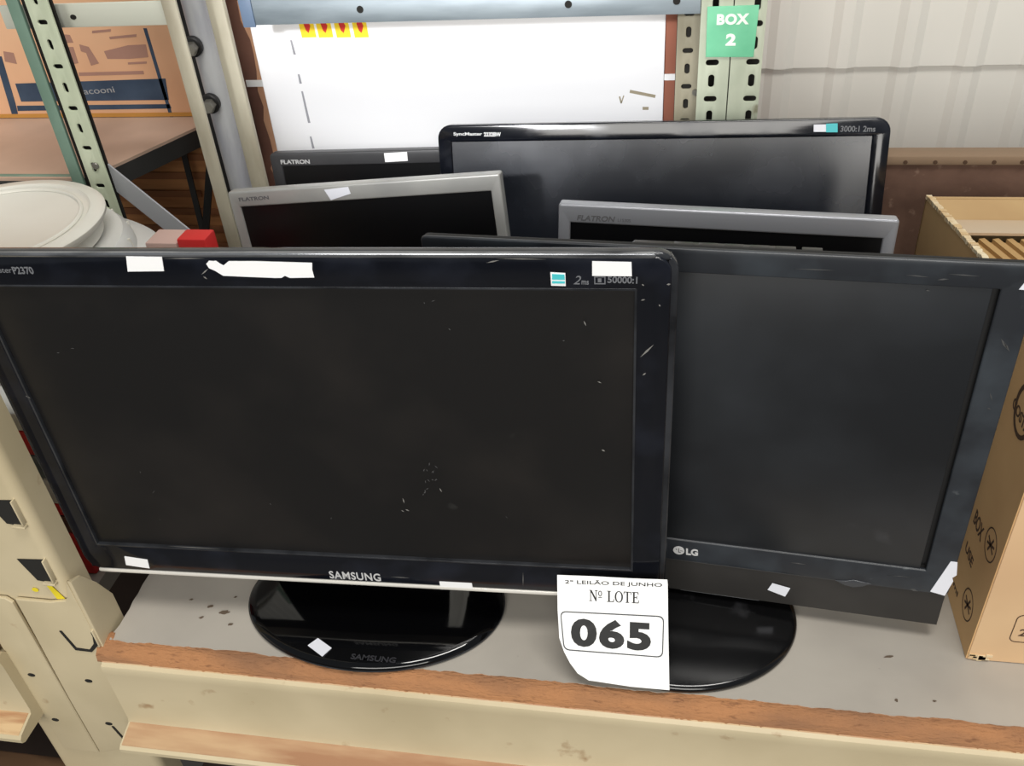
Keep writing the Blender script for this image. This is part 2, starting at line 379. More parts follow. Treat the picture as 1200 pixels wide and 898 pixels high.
# yellow paint dabs on the upright
yb = MB(); T = FRONT(-0.0006)
for lp in ([(-0.316, 0.0815), (-0.311, 0.0815), (-0.303, 0.0625), (-0.312, 0.0615)],): yb.poly([(p[0], p[1]) for p in lp], 0.0004, T)
for (x, z, a) in ((-0.331, 0.072, 0.0035), (-0.312, 0.159, 0.002)): MB().poly(ellipse(x, z, a, a*0.8, 9), 0.0004, T).build('paint_mark', M['yellow'], post)
yb.build('paint_mark', M['yellow'], post)
lbd = thing('shelf_board', 'shelf board of the left bay, carrying the white lidded bucket', 'shelf', (-0.9, 0.4, -0.022))
MB().prism([(-1.5, 0.0), (-0.435, 0.0), (-0.435, 0.05), (-0.335, 0.05), (-0.335, 0.22), (-0.435, 0.22), (-0.435, 0.60), (-1.5, 0.60)], -0.026, -0.004).build('board', M['laminate'], lbd)
MB().box((-1.5, -0.0125, -0.022), (-0.408, -0.001, 0.0), 0.002).build('front_edge', M['chip'], lbd)
bbd = MB().box((-0.397, 0.682, -0.022), (1.3, 0.93, 0.0), 0.001).build('shelf_board', M['wood'])
tag(bbd, 'dark wooden board behind the rack, under the white fronted carton', 'shelf')
# timbers low down under the beams
pl = MB().box((-0.9, -0.06, -0.30), (-0.395, 0.02, -0.265), 0.003).build('timber_plank', M['wood']); tag(pl, 'old timber plank low under the left beam', 'plank')
Mlow = mat('dark shade board', (60, 46, 38), 0.9, c2=(44, 33, 27), scale=6)  # for dark boards added so the space under the beams reads as shade
pl = MB().box((-1.5, 0.0, -0.44), (-0.436, 0.6, -0.40), 0.003).build('shade_board', Mlow); tag(pl, 'dark shade board added for shade in the left bay, below the timber plank', 'shelf')
pl = MB().box((-0.289, 0.0, -0.34), (1.3, 0.6, -0.30), 0.003).build('shade_board', Mlow); tag(pl, 'dark shade board added for shade beneath the front beams', 'shelf')

# ------------------------------------------------------------------ monitor building
def bezel_ring(root, W, outer, inner, w0, w1, material, r=0.006, bev=0.0015, name='bezel'):
    return MB().plate([rrect(*outer, r), rrect(*inner, 0.0005)[::-1]], w0, w1, I4, bev).build(name, material, root, W, smooth=30)
def flat(root, name, pts, W, w, material, px=True, th=0.0005):
    lp = [uv(p, W, w) for p in pts] if px else pts
    return MB().plate([lp], w, w+th).build(name, material, root, W)
def px_text(root, W, w, s, pl, pr, hpx, material, bold=0.0, space=1.0, name='lettering', shear=0.0):
    a = uv(pl, W, w); c = uv(pr, W, w)
    ctr = ((a[0]+c[0])/2, (a[1]+c[1])/2); wd = math.hypot(c[0]-a[0], c[1]-a[1])
    m2 = ((pl[0]+pr[0])/2, (pl[1]+pr[1])/2)
    t = uv((m2[0], m2[1]-hpx/2), W, w); bt = uv((m2[0], m2[1]+hpx/2), W, w)
    ang = math.atan2(c[1]-a[1], c[0]-a[0])
    Tm = Matrix.Translation((ctr[0], ctr[1], 0)) @ Matrix.Rotation(ang, 4, 'Z')
    return MB().text(s, wd, abs(t[1]-bt[1]), Tm, (0, 0), w, 0.0003, bold, space, shear).build(name, material, root, W, smooth=0)

# ---- front left, glossy black
yw = 0.03348; o = Vector((-0.02312, 0.04728, 0.09839)); uu = Vector((math.cos(yw), math.sin(yw), 0)); vv = Vector((0, 0.00227, 1))
WS = frame(o, uu, vv)
BLs = uv((104.5, 668), WS); TRs = uv((797, 296), WS)
u0, v0, u1, v1 = BLs[0], BLs[1]+0.0005, TRs[0], TRs[1]
if False: print('SAM', u0, v0, u1, v1)
mon = thing('computer_monitor', 'large glossy black monitor in front at left, with paper stickers on its bezel', 'monitor', WS)
si = (-0.2549, 0.0005, 0.2549, 0.2867)
bezel_ring(mon, WS, (u0+0.004, v0+0.004, u1-0.005, v1-0.003), si, -0.009, 0.001, M['gloss_black'], 0.012, 0.0015)
MB().box((si[0]-0.001, si[1]-0.001, -0.006), (si[2]+0.001, si[3]+0.001, -0.0025)).build('screen', M['screen'], mon, WS)
# thin raised line round the screen
bezel_ring(mon, WS, (si[0]-0.0012, si[1]-0.0012, si[2]+0.0012, si[3]+0.0012), (si[0]+0.0006, si[1]+0.0006, si[2]-0.0006, si[3]-0.0006), -0.003, 0.0012, M['side_trim'], 0.001, 0.0002, 'screen_lip')
bezel_ring(mon, WS, (u0, v0+0.004, u1, v1), (u0+0.0042, v0+0.0042, u1-0.0052, v1-0.0032), -0.009, -0.0005, M['side_trim'], 0.016, 0.002, 'bezel_rim')
MB().box((u0+0.014, v1-0.0040, -0.007), (u1-0.016, v1-0.0002, 0.0014), 0.0013).build('top_trim', M['trim'], mon, WS)
MB().box((u0+0.012, v0-0.0005, -0.012), (u1-0.075, v0+0.0042, 0.002), 0.0018).build('bottom_trim', M['bottom_trim'], mon, WS)
bs = MB().plate([rrect(u0+0.010, v0+0.012, u1-0.010, v1-0.026, 0.02)], -0.034, -0.008, I4, 0.004)
bs.plate([rrect(-0.17, 0.02, 0.17, 0.27, 0.03)], -0.055, -0.028, I4, 0.008); bs.build('back_shell', M['black_plastic'], mon, WS)
# stand
zc = Vector((-0.026, 0.078, 0.0007))
MB().lathe([(0.90, 0.0), (0.985, 0.0006), (1.0, 0.003), (0.985, 0.0062), (0.93, 0.0078), (0.5, 0.0105), (0.0001, 0.0115)], Matrix.Translation(zc), 96, 0.132, 0.086).build('stand_base', M['base_black'], mon, smooth=60)
MB().lathe([(1.003, 0.0012), (1.006, 0.0022), (1.003, 0.0032), (0.99, 0.0030), (0.99, 0.0014)], Matrix.Translation(zc), 96, 0.132, 0.086, cap=False).build('base_rim', M['side_trim'], mon, smooth=60)
MB().plate([rrect(-0.150, 0.100, 0.045, 0.122, 0.011)], 0.008, 0.13, I4, 0.003).build('stand_neck', M['base_black'], mon)  # made wider, out of view, to block reflections in the base
# stickers and lettering
st = lambda pts, name='sticker', m='white_label', w=0.001: flat(mon, name, pts, WS, w, M[m])
st([(148, 300), (190, 301), (192.5, 317.5), (150, 318)])
o1 = st([(242, 309), (245, 305.5), (250, 306), (253, 305.5), (258, 309), (262, 311), (268, 306), (300, 306), (366, 308), (366, 316), (368.5, 325), (340, 325.5), (334, 323), (330, 325.5), (322, 325.5), (262, 323), (252, 317), (245, 314)])
o1['label'] = 'torn white sticker remnant'
st([(694, 306), (740, 307), (740.5, 323.5), (694, 323)])
st([(146, 652), (173, 656), (175.5, 666), (148, 662)])
st([(515, 681.5), (553, 683.5), (554.5, 692), (516.5, 690.5)])
e = st([(645, 319), (662.5, 320), (663, 335), (646, 334.5)], 'energy_sticker'); e['label'] = 'small teal and white energy sticker'
flat(mon, 'energy_print', [(647, 321), (661.5, 321.7), (662, 327.8), (647, 327.5)], WS, 0.0014, M['teal']).parent = e
flat(mon, 'energy_print', [(647, 329.3), (662, 329.6), (662, 332.2), (647, 332)], WS, 0.0014, M['teal']).parent = e
px_text(mon, WS, 0.001, 'SAMSUNG', (386, 673.5), (446, 677), 8.5, M['silver_ink'], 0.015, 1.08)
px_text(mon, WS, 0.001, 'SyncMaster', (-30, 317.5), (14, 317.5), 8, M['dim_ink'], 0.0)
px_text(mon, WS, 0.001, 'P2370', (15, 317), (39, 317), 8.5, M['dim_ink'], 0.02)
px_text(mon, WS, 0.001, '2', (672, 328), (681, 328.4), 10, M['dim_ink'], 0.0, shear=0.3)
px_text(mon, WS, 0.001, 'ms', (681.5, 331), (690, 331.4), 4.5, M['dim_ink'], 0.02)
px_text(mon, WS, 0.001, '50000:1', (712, 327.5), (747, 328.5), 8, M['dim_ink'], 0.02)
a = [uv(p, WS, 0.001) for p in ((696, 323.5), (709.5, 324), (710, 333.5), (696.5, 333))]
lx0, ly0, lx1, ly1 = a[3][0], a[3][1], a[1][0], a[1][1]
MB().plate([[(lx0, ly0), (lx1, ly0), (lx1, ly1), (lx0, ly1)], [(lx0+.0007, ly0+.0007), (lx0+.0007, ly1-.0007), (lx1-.0007, ly1-.0007), (lx1-.0007, ly0+.0007)]], 0.001, 0.0013).plate([[(lx0+.0025, ly0+.0016), (lx0+.005, ly0+.0016), (lx0+.005, ly1-.0016), (lx0+.0025, ly1-.0016)]], 0.001, 0.0013).build('badge', M['dim_ink'], mon, WS)
# scuffs: short scratches as thin raised marks
def scr(root, p, q, W, wd=0.0006, w=0.001, m='scratch', name='scratch'):
    a = Vector(uv(p, W, w)); c = Vector(uv(q, W, w)); d = c-a; nrm = Vector((-d.y, d.x)).normalized()*wd/2; md = (a+c)/2
    MB().plate([[tuple(a), tuple(md+nrm), tuple(c), tuple(md-nrm)]], w, w+0.0002).build(name, M[m], root, W, smooth=0)
for p, q, wd in (((705, 527), (709, 529), .0016), ((684, 376), (687, 382), .001), ((752, 333), (755, 335), .001), ((781, 333.5), (786, 333), .0015), ((772, 357), (774, 359), .0012), ((236, 322), (244, 315), .001), ((238, 324), (243, 327), .001),
                 ((751, 352), (756, 351), .001), ((750, 419), (766, 404), .0016), ((753, 440), (757, 437), .0014), ((700, 447), (705, 449), .0009), ((192, 303), (240, 303), .0007), ((570, 308), (585, 305), .001), ((30, 464), (36, 467), .0012), ((582, 303), (640, 304), .0006), ((458, 676), (480, 677.5), .0005), ((613, 671), (613, 687), .0005), ((196, 640), (258, 643.5), .0006)):
    scr(mon, p, q, WS, wd)
for k in range(16):
    x = random.uniform(494, 512); y = random.uniform(541, 585); scr(mon, (x, y), (x+random.uniform(-4, 4), y+random.uniform(1, 5)), WS, random.uniform(.0006, .0012), -0.0025, 'dust', 'screen_scuff')
for p, q, wd in (((472, 584), (474, 590), .0012), ((475, 597), (480, 599), .0012), ((470, 598), (474, 600), .0008), ((515, 572), (518, 577), .001)): scr(mon, p, q, WS, wd, -0.0025, 'scratch', 'screen_scuff')
for k in range(14):
    x = random.uniform(30, 730); y = random.uniform(350, 620); scr(mon, (x, y), (x+random.uniform(-5, 5), y+random.uniform(-3, 3)), WS, random.uniform(.0004, .0008), -0.0025, 'dust', 'screen_scuff')
# scrap of paper and faint lettering on the stand base (level frame on the base top)
WB = frame((-0.026, 0.078, 0.0082), (1, 0, 0), (0, 1, 0))
fs = MB().plate([[uv(p, WB) for p in ((361, 758), (373, 749.5), (389, 761), (378, 771))]], 0.0014, 0.0020).build('sticker', M['tape'], mon, WB)
a = uv((412, 770), WB); c = uv((464, 776), WB)
MB().text('SAMSUNG', c[0]-a[0], 0.006, I4, ((a[0]+c[0])/2, (a[1]+c[1])/2), 0.0012, 0.0006, 0.02).build('lettering', M['faint_ink'], mon, WB)

# ---- front right, matte black
BR = Vector((0.50836, 0.085, 0.02103))
def rotf(yaw, tilt, roll):
    Rz = Matrix.Rotation(yaw, 3, 'Z'); Rx = Matrix.Rotation(-tilt, 3, 'X'); Ry = Matrix.Rotation(roll, 3, 'Y'); return Rz @ Rx @ Ry
Rl = rotf(math.radians(-5.34), math.radians(-0.39), math.radians(-0.82))
ul = Rl @ Vector((1, 0, 0)); vl = Rl @ Vector((0, 0, 1)); WL_ = 0.446; HL = 0.3742
WLG = frame(BR-ul*WL_/2, ul, vl)
lg = thing('computer_monitor', 'wide matte black monitor at right, standing partly behind the glossy one', 'monitor', WLG)
h = WL_/2
si = [uv((1175, 341), WLG), uv((1083, 668), WLG), uv((798, 319), WLG), uv((898, 646), WLG), uv((898, 669), WLG), uv((1082, 696), WLG)]
if False: print('LG', si)
vt = (si[0][1]+si[2][1])/2; vb = (si[1][1]+si[3][1])/2; vc = (si[4][1]+si[5][1])/2; ur = (si[0][0]+si[1][0])/2
bezel_ring(lg, WLG, (-h, vc, h, HL), (-ur, vb, ur, vt), -0.004, 0.0, M['matte_black'], 0.004, 0.0015)
bezel_ring(lg, WLG, (-h+0.0006, vc, h-0.0006, HL-0.0006), (-ur-0.001, vb-0.001, ur+0.001, vt+0.001), -0.0085, -0.0038, M['groove'], 0.004, 0.0006, 'frame_body')
MB().box((-ur-0.001, vb-0.001, -0.008), (ur-0.0045, vt+0.001, -0.0015), 0.0006).build('screen', M['lg_screen'], lg, WLG)
MB().box((ur-0.0045, vb, -0.009), (ur+0.001, vt+0.001, -0.006)).box((-ur, vb-0.001, -0.009), (ur, vb+0.003, -0.006)).build('screen_groove', M['groove'], lg, WLG)
MB().plate([[(-h+0.001, 0), (h-0.0015, 0), (h-0.0015, vc-0.0006), (-h+0.001, vc-0.0006)]], -0.016, -0.0015, I4, 0.0012).build('speaker_chin', M['chin'], lg, WLG)
bs = MB().plate([rrect(-h+0.012, 0.004, h-0.008, HL-0.022, 0.012)], -0.036, -0.007, I4, 0.004)
bs.plate([rrect(-0.15, 0.05, 0.15, 0.30, 0.03)], -0.062, -0.030, I4, 0.008); bs.build('back_shell', M['black_plastic'], lg, WLG)
MB().lathe([(0.97, 0.0), (0.992, 0.0005), (1.0, 0.003), (0.99, 0.006), (0.95, 0.0075), (0.5, 0.009), (0.0001, 0.0095)], Matrix.Translation((0.274, 0.095, 0.0007)), 96, 0.1125, 0.0925).build('stand_base', M['lg_base'], lg, smooth=60)
MB().plate([rrect(0.215, 0.122, 0.325, 0.145, 0.006)], 0.007, 0.07, I4, 0.003).build('stand_neck', M['black_plastic'], lg)
MB().box((-0.01, -0.001, -0.010), (0.065, 0.0035, -0.002), 0.001).build('neck_highlight', mat('grey neck highlight', (96, 98, 100), 0.3), lg, WLG)  # grey strip paints a highlight on the neck
px_text(lg, WLG, 0.0, 'LG', (804, 646.5), (818, 648), 7.5, M['silver_ink'], 0.04)
cc = uv((795.5, 645), WLG)
lgb = MB().plate([ellipse(cc[0], cc[1], 0.0052, 0.0052, 28)], 0.0, 0.0005).build('brand_badge', M['silver_ink'], lg, WLG)
MB().plate([[(cc[0]-.0004, cc[1]+.003), (cc[0]+.0004, cc[1]+.003), (cc[0]+.0004, cc[1]-.0016), (cc[0]+.002, cc[1]-.0016), (cc[0]+.002, cc[1]-.0024), (cc[0]-.0004, cc[1]-.0024)]], 0.0005, 0.0007).plate([ellipse(cc[0]-.0022, cc[1]+.0014, .0007, .0007, 10)], 0.0005, 0.0007).plate([[(cc[0]+.0012, cc[1]+.0004), (cc[0]+.0042, cc[1]+.0004), (cc[0]+.0042, cc[1]-.0002), (cc[0]+.0012, cc[1]-.0002)]], 0.0005, 0.0007).build('badge_mark', M['dark_ink'], lg, WLG)
# power button: shallow lens shaped bump
pts = [uv(p, WLG) for p in ((979, 680), (990, 680.5), (1000, 679.5), (1012, 682), (1021, 684), (1011, 687), (1000, 688), (990, 685.5))]
MB().plate([pts], -0.0005, 0.0008, I4, 0.0005).build('power_button', mat('button edge', (58, 60, 64), 0.3), lg, WLG)
flat(lg, 'sticker', [(899.5, 691), (905, 683.5), (926, 689.5), (920, 699)], WLG, -0.0003, M['tape'])
tp = flat(lg, 'tape', [(1090, 693), (1114, 658), (1122, 659), (1121, 674), (1116, 677), (1117, 681), (1107, 698)], WLG, 0.0003, M['tape'])
tp['label'] = 'torn white tape on the lower right corner'
# row of buttons along the top edge, set back from the front
a = uv((724, 285.5), WLG, -0.013); c = uv((955, 294.5), WLG, -0.013); hb = HL-0.0052
bp = MB().plate([[(a[0], HL-0.016), (a[0]+0.012, hb), (c[0]-0.022, hb), (c[0], HL-0.016)]], -0.021, -0.0087, I4, 0.0008).build('button_panel', M['dark_screen'], lg, WLG)
for k in range(6):
    xx = a[0]+0.042+k*0.0185
    MB().box((xx, hb-0.0004, -0.019), (xx+0.0145, hb+0.0012, -0.012), 0.0006).build('button', M['dark_screen'], bp, WLG)
flat(lg, 'sticker', [(1194, 339), (1204, 327), (1210, 328), (1206, 340)], WLG, 0.0003, M['tape'])
for p, q, wd in (((925, 659), (946, 662), .0012), ((1066, 690), (1076, 693), .003), ((1040, 674), (1070, 677), .0006), ((1098, 328), (1112, 327), .0012), ((1085, 340), (1090, 341), .001), ((930, 315), (980, 317), .0007), ((1173, 397), (1181, 410), .002), ((1176, 400), (1183, 412), .0015), ((1160, 460), (1163, 470), .0008), ((1157, 478), (1161, 480), .0008), ((1060, 322), (1090, 325), .0008), ((1110, 321), (1150, 324), .0008)):
    scr(lg, p, q, WLG, wd, 0.0, 'dust')

# ---- monitors behind, leaning
def lean_frame(TL, TR, tilt, H):
    u = (TR-TL); nrm = Vector((0, 0, 1)).cross(u).normalized()   # horizontal, away from the viewer
    v = (Vector((0, 0, 1))*math.cos(tilt)+nrm*math.sin(tilt)); v = (v-u.normalized()*v.dot(u.normalized())).normalized()
    mid = (TL+TR)/2
    return frame(mid-v*H, u, v), u.length
def rear_monitor(label, pTL, yL, pTR, yR, tilt, H, wid, mats, group=None, r=0.006, depth=0.035, recess=0.002, Wfix=None, anchor='L'):
    TL = ony(pTL, yL); TR = ony(pTR, yR)
    if Wfix: TR = TL+(TR-TL).normalized()*Wfix
    Wm, Wd = lean_frame(TL, TR, math.radians(tilt), H)
    if False: print(label, Wd, H, [tuple(round(x, 3) for x in Wm @ Vector(p)) for p in ((-Wd/2, 0, 0), (Wd/2, 0, 0), (-Wd/2, H, 0), (Wd/2, H, 0))])
    root = thing('computer_monitor', label, 'monitor', Wm, group)
    l, rr, t, bt = wid; x = Wd/2
    inner = (-x+l, bt, x-rr, H-t)
    bezel_ring(root, Wm, (-x, 0, x, H), inner, -0.016, 0.0, mats[0], r, 0.002)
    MB().box((inner[0]-0.001, inner[1]-0.001, -0.008), (inner[2]+0.001, inner[3]+0.001, -recess)).build('screen', mats[1], root, Wm)
    bs = MB().plate([rrect(-x+0.003, 0.003, x-0.003, H-0.003, max(r, 0.006))], -depth+0.008, -0.014, I4, 0.004)
    bs.plate([rrect(-x*0.62, H*0.15, x*0.62, H*0.85, 0.03)], -depth, -depth+0.012, I4, 0.004); bs.build('back_shell', M['black_plastic'], root, Wm)
    return root, Wm, x
# glossy wide one at the back
gm, Wm, x = rear_monitor('glossy black wide monitor, tallest of the rear screens, leaning under the green sign', (512, 147), 0.535, (1046, 137.5), 0.535, 15, 0.322, (0.017, 0.019, 0.020, 0.03), (M['gloss_black'], M['rear_screen']), r=0.016, depth=0.04)
px_text(gm, Wm, 0.0, 'SyncMaster', (531.5, 157.5), (565, 157.5), 5, M['silver_ink'], 0.02)
px_text(gm, Wm, 0.0, '2232BW', (567, 157.5), (587, 157.5), 5, M['silver_ink'], 0.04)
flat(gm, 'sticker', [(953.5, 146), (980, 145.5), (980, 154.5), (953.5, 154.5)], Wm, 0.0, M['tape'])
flat(gm, 'energy_sticker', [(968, 145), (981.5, 144.5), (981.5, 155), (968, 155)], Wm, 0.0005, M['teal'])
px_text(gm, Wm, 0.0, '3000:1 2ms', (985, 151), (1026, 151), 7, M['dim_ink'], 0.02)
# charcoal one far left
fb, Wm, x = rear_monitor('charcoal framed monitor furthest back at left, with one white sticker on top edge', (315, 180), 0.60, (513, 175), 0.60, 8, 0.257, (0.016, 0.016, 0.018, 0.02), (M['flat_black'], M['dark_screen']), depth=0.035, Wfix=0.33)
px_text(fb, Wm, 0.0, 'FLATRON', (329, 190), (363, 189.5), 5, M['silver_ink'], 0.03)
flat(fb, 'sticker', [(450, 179.5), (477, 178), (478, 188.5), (451.5, 190)], Wm, 0.0003, M['white_label'])
# silver one, tilted, left
sl, Wm, x = rear_monitor('pale silver framed monitor tilting down to the left, behind the glossy black monitor', (266, 225.5), 0.41, (585, 203.5), 0.40, 8, 0.287, (0.012, 0.012, 0.0185, 0.02), (M['silver'], M['dark_screen']), r=0.003, depth=0.035)
px_text(sl, Wm, 0.0, 'FLATRON', (280, 234), (315, 231.5), 4.5, M['dark_ink'], 0.03)
flat(sl, 'sticker', [(380, 222.5), (408, 219), (411, 227), (388, 234.5)], Wm, 0.0003, M['tape'])
# silver one, right
sr, Wm, x = rear_monitor('silver grey framed monitor at right, in front of the tallest glossy rear screen', (654.5, 238.5), 0.345, (1055, 258), 0.335, 9, 0.30, (0.0125, 0.0125, 0.0195, 0.02), (M['silver_cool'], M['dark_screen']), r=0.003, depth=0.035)
px_text(sr, Wm, 0.0, 'FLATRON', (676, 255), (721, 257), 6.5, M['dark_ink'], 0.03, name='lettering', shear=0.2)
px_text(sr, Wm, 0.0, 'L1530S', (724, 258), (739, 258.8), 3.5, M['dark_ink'], 0.0)
# ------------------------------------------------------------------ lot number paper
pt = Vector((0.2, 0.0455, 0.1005)); pb = Vector((0.2, -0.0065, 0.0015))
WP = frame(pb, (1, 0, 0), pt-pb)
paper = thing('lot_paper', 'white auction paper with lot number hanging between the two front monitors', 'paper', WP)
outl = [uv(p, WP) for p in ((653, 674), (695, 675.5), (740, 678), (782, 679.5), (782.5, 685), (783, 730), (784.5, 809), (740, 805), (690, 797.5), (677, 789), (668, 777), (661, 764), (655.5, 748), (653.5, 715))]
pm = MB().plate([outl], -0.0002, 0.0002)
# finer mesh and a slight curl of the lower left corner and top
bmesh.ops.triangulate(pm.bm, faces=pm.bm.faces[:])
for _ in range(4):
    bmesh.ops.subdivide_edges(pm.bm, edges=[e for e in pm.bm.edges if e.calc_length() > 0.006], cuts=1); bmesh.ops.triangulate(pm.bm, faces=[f for f in pm.bm.faces if len(f.verts) > 3])
cu = uv((672, 785), WP); midp = uv((718, 745), WP)
for v in pm.bm.verts:
    d = Vector((cu[0]-midp[0], cu[1]-midp[1])); L = d.length; d.normalize()
    s = (Vector((v.co.x, v.co.y))-Vector(midp)).dot(d)-0.86*L
    if s > 0: v.co.z -= 0 if s < 0 else min(12*s*s, 0.006)*-1
pm.build('sheet', M['paper'], paper, WP, smooth=60)
# a small serif alphabet for the printed heading
G = {
 'N': ([[(0, 0), (.28, 0), (.28, .06), (.18, .06), (.18, .80), (.62, 0), (.72, 0), (.72, .94), (.82, .94), (.82, 1), (.54, 1), (.54, .94), (.64, .94), (.64, .30), (.24, 1), (0, 1), (0, .94), (.10, .94), (.10, .06), (0, .06)]], .86),
 'L': ([[(0, 0), (.66, 0), (.70, .28), (.64, .28), (.58, .07), (.28, .07), (.28, .94), (.38, .94), (.38, 1), (0, 1), (0, .94), (.11, .94), (.11, .06), (0, .06)]], .74),
 'O': ([ellipse(.4, .5, .40, .52, 28), ellipse(.4, .5, .24, .45, 28)[::-1]], .84),
 'T': ([[(.2, 0), (.56, 0), (.56, .06), (.46, .06), (.46, .93), (.66, .93), (.71, .72), (.76, .72), (.74, 1), (.02, 1), (0, .72), (.05, .72), (.10, .93), (.30, .93), (.30, .06), (.2, .06)]], .80),
 'E': ([[(0, 0), (.66, 0), (.70, .28), (.64, .28), (.58, .07), (.28, .07), (.28, .48), (.42, .48), (.45, .36), (.50, .36), (.50, .68), (.45, .68), (.42, .55), (.28, .55), (.28, .93), (.54, .93), (.60, .74), (.65, .74), (.63, 1), (0, 1), (0, .94), (.11, .94), (.11, .06), (0, .06)]], .74),
 'º': ([ellipse(.2, .72, .19, .25, 18), ellipse(.2, .72, .10, .18, 18)[::-1], [(.02, .34), (.38, .34), (.38, .40), (.02, .40)]], .44), ' ': ([], .42)}
def serif(s, pl, pr, hpx):
    a = uv(pl, WP); c = uv(pr, WP); tot = sum(G[ch][1] for ch in s); k = math.hypot(c[0]-a[0], c[1]-a[1])/tot
    m2 = ((pl[0]+pr[0])/2, (pl[1]+pr[1])/2); hv = abs(uv((m2[0], m2[1]-hpx), WP)[1]-uv(m2, WP)[1])
    T = Matrix.Translation((a[0], a[1], 0)) @ Matrix.Rotation(math.atan2(c[1]-a[1], c[0]-a[0]), 4, 'Z')
    mb = MB(); x = 0
    for ch in s:
        lps, adv = G[ch]
        if lps: mb.plate([[(x+p[0]*k, p[1]*hv) for p in lp] for lp in lps[:2] if True], 0.0002, 0.0004, T)
        if len(lps) > 2: mb.plate([[(x+p[0]*k, p[1]*hv) for p in lps[2]]], 0.0002, 0.0004, T)
        x += adv*k
    return mb.build('heading', M['black_ink'], paper, WP, smooth=0)
serif('Nº LOTE', (690.5, 704.3), (749.5, 707.3), 13)
px_text(paper, WP, 0.0002, '2º LEILÃO DE JUNHO', (662, 682), (776, 686), 6.5, M['black_ink'], 0.01, name='heading')
px_text(paper, WP, 0.0002, '065', (669, 740.5), (763, 746.5), 34, M['black_ink'], 0.045, 1.12, name='lot_number')
def px_rr(p, rpx=7):   # rounded outline of a pixel quad on the sheet (bottom left, bottom right, top right, top left)
    q = [Vector(uv(a, WP)) for a in p]; out = []; r = rpx*0.00083
    for i in range(4):
        A, B, C = q[i-1], q[i], q[(i+1) % 4]; d1 = (A-B).normalized()*r; d2 = (C-B).normalized()*r
        for k in range(6):
            t = k/5; out.append(tuple((B+d1)*(1-t)**2+B*2*t*(1-t)+(B+d2)*t*t))
    return out
# number frame; the lower left corner swings with the sheet
of = px_rr([(660.5, 762), (777, 771), (778.5, 722), (656.2, 716)]); inn = px_rr([(661.8, 760.7), (775.6, 769.6), (777, 723.4), (657.6, 717.4)], 6)
MB().plate([of, inn[::-1]], 0.0002, 0.0004).build('number_frame', M['grey_line'], paper, WP, smooth=0)

# ------------------------------------------------------------------ back of the rack
def slots(zs, xc, hw=0.0035, hh=0.0075):
    out = []
    for i, z in enumerate(zs):
        a, c = (hw, hh) if i % 2 == 0 else (hh, hw)
        out.append(rrect(xc-a, z-c, xc+a, z+c, min(a, c)*0.95, 3)[::-1])
    return out
zs = [0.05+0.0215*k for k in range(22)]
ru = thing('slotted_upright', 'grey green slotted steel upright at the back, carrying the green sign', 'upright', (0.31, 0.6, 0.0))
T = FRONT(0.60)
MB().plate([[(0.2765, 0), (0.3120, 0), (0.3120, 0.62), (0.2765, 0.62)]]+slots(zs, 0.2925), -0.003, 0.0, T, 0.0004).box((0.3100, 0.603, 0), (0.3120, 0.636, 0.62)).build('angle_post', M['greypost'], ru)
MB().plate([[(0.3132, 0), (0.3490, 0), (0.3490, 0.62), (0.3132, 0.62)]]+slots(zs, 0.3385), -0.003, 0.0, T, 0.0004).box((0.3132, 0.603, 0), (0.3150, 0.636, 0.62)).build('angle_post', M['greypost'], ru)
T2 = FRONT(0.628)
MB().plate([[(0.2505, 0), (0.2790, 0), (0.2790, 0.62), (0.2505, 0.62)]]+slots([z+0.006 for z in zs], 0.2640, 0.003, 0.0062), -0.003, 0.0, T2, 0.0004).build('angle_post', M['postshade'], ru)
MB().box((0.2770, 0.604, 0.02), (0.3485, 0.636, 0.03)).box((0.2500, 0.632, 0.02), (0.3485, 0.636, 0.61)).build('slot_shade', M['hole'], ru)  # added dark sheet, stands for the shade behind the slots
MB().plate([ellipse(0.2745, 0.329, 0.003, 0.0038)], 0.0, 0.004, T2).build('bolt', M['bolt'], ru)
SG = FRONT(0.598)
sg = thing('sign', 'green painted plate reading BOX 2 on the slotted upright', 'sign', SG)
q = [uv(p, SG) for p in ((827, 67), (883, 67), (890, 6), (829, 8))]
MB().plate([[q[0], q[1], q[2], q[3]]], -0.0015, 0.0, I4, 0.0004).build('plate', M['sign'], sg, SG)
px_text(sg, SG, 0.0, 'BOX', (840, 23), (878, 22), 13, M['signwhite'], 0.05, 1.1)
px_text(sg, SG, 0.0, '2', (850.5, 46.5), (862.5, 46.5), 14, M['signwhite'], 0.05)
cb = thing('cross_beam', 'galvanised grey steel cross beam at the top, above the white fronted carton', 'beam', (0.0, 0.6, 0.43))
MB().extr([(0.602, 0.4275), (0.602, 0.456), (0.604, 0.459), (0.635, 0.459), (0.635, 0.456), (0.606, 0.455), (0.606, 0.432), (0.635, 0.431), (0.635, 0.4275)], -0.272, 0.2758).build('channel', M['galv'], cb)
MB().box((-0.278, 0.5995, 0.4255), (-0.262, 0.6025, 0.462), 0.0006).build('end_plate', mat('blue painted plate', (98, 116, 140), 0.5), cb)
for px in ((422, 11), (666, 5), (793, 1)):
    p = ony(px, 0.602); MB().plate([ellipse(p.x, p.z, 0.0042, 0.0042, 16)], 0.0, 0.0008, FRONT(0.602)).build('bolt_hole', M['hole'], cb)

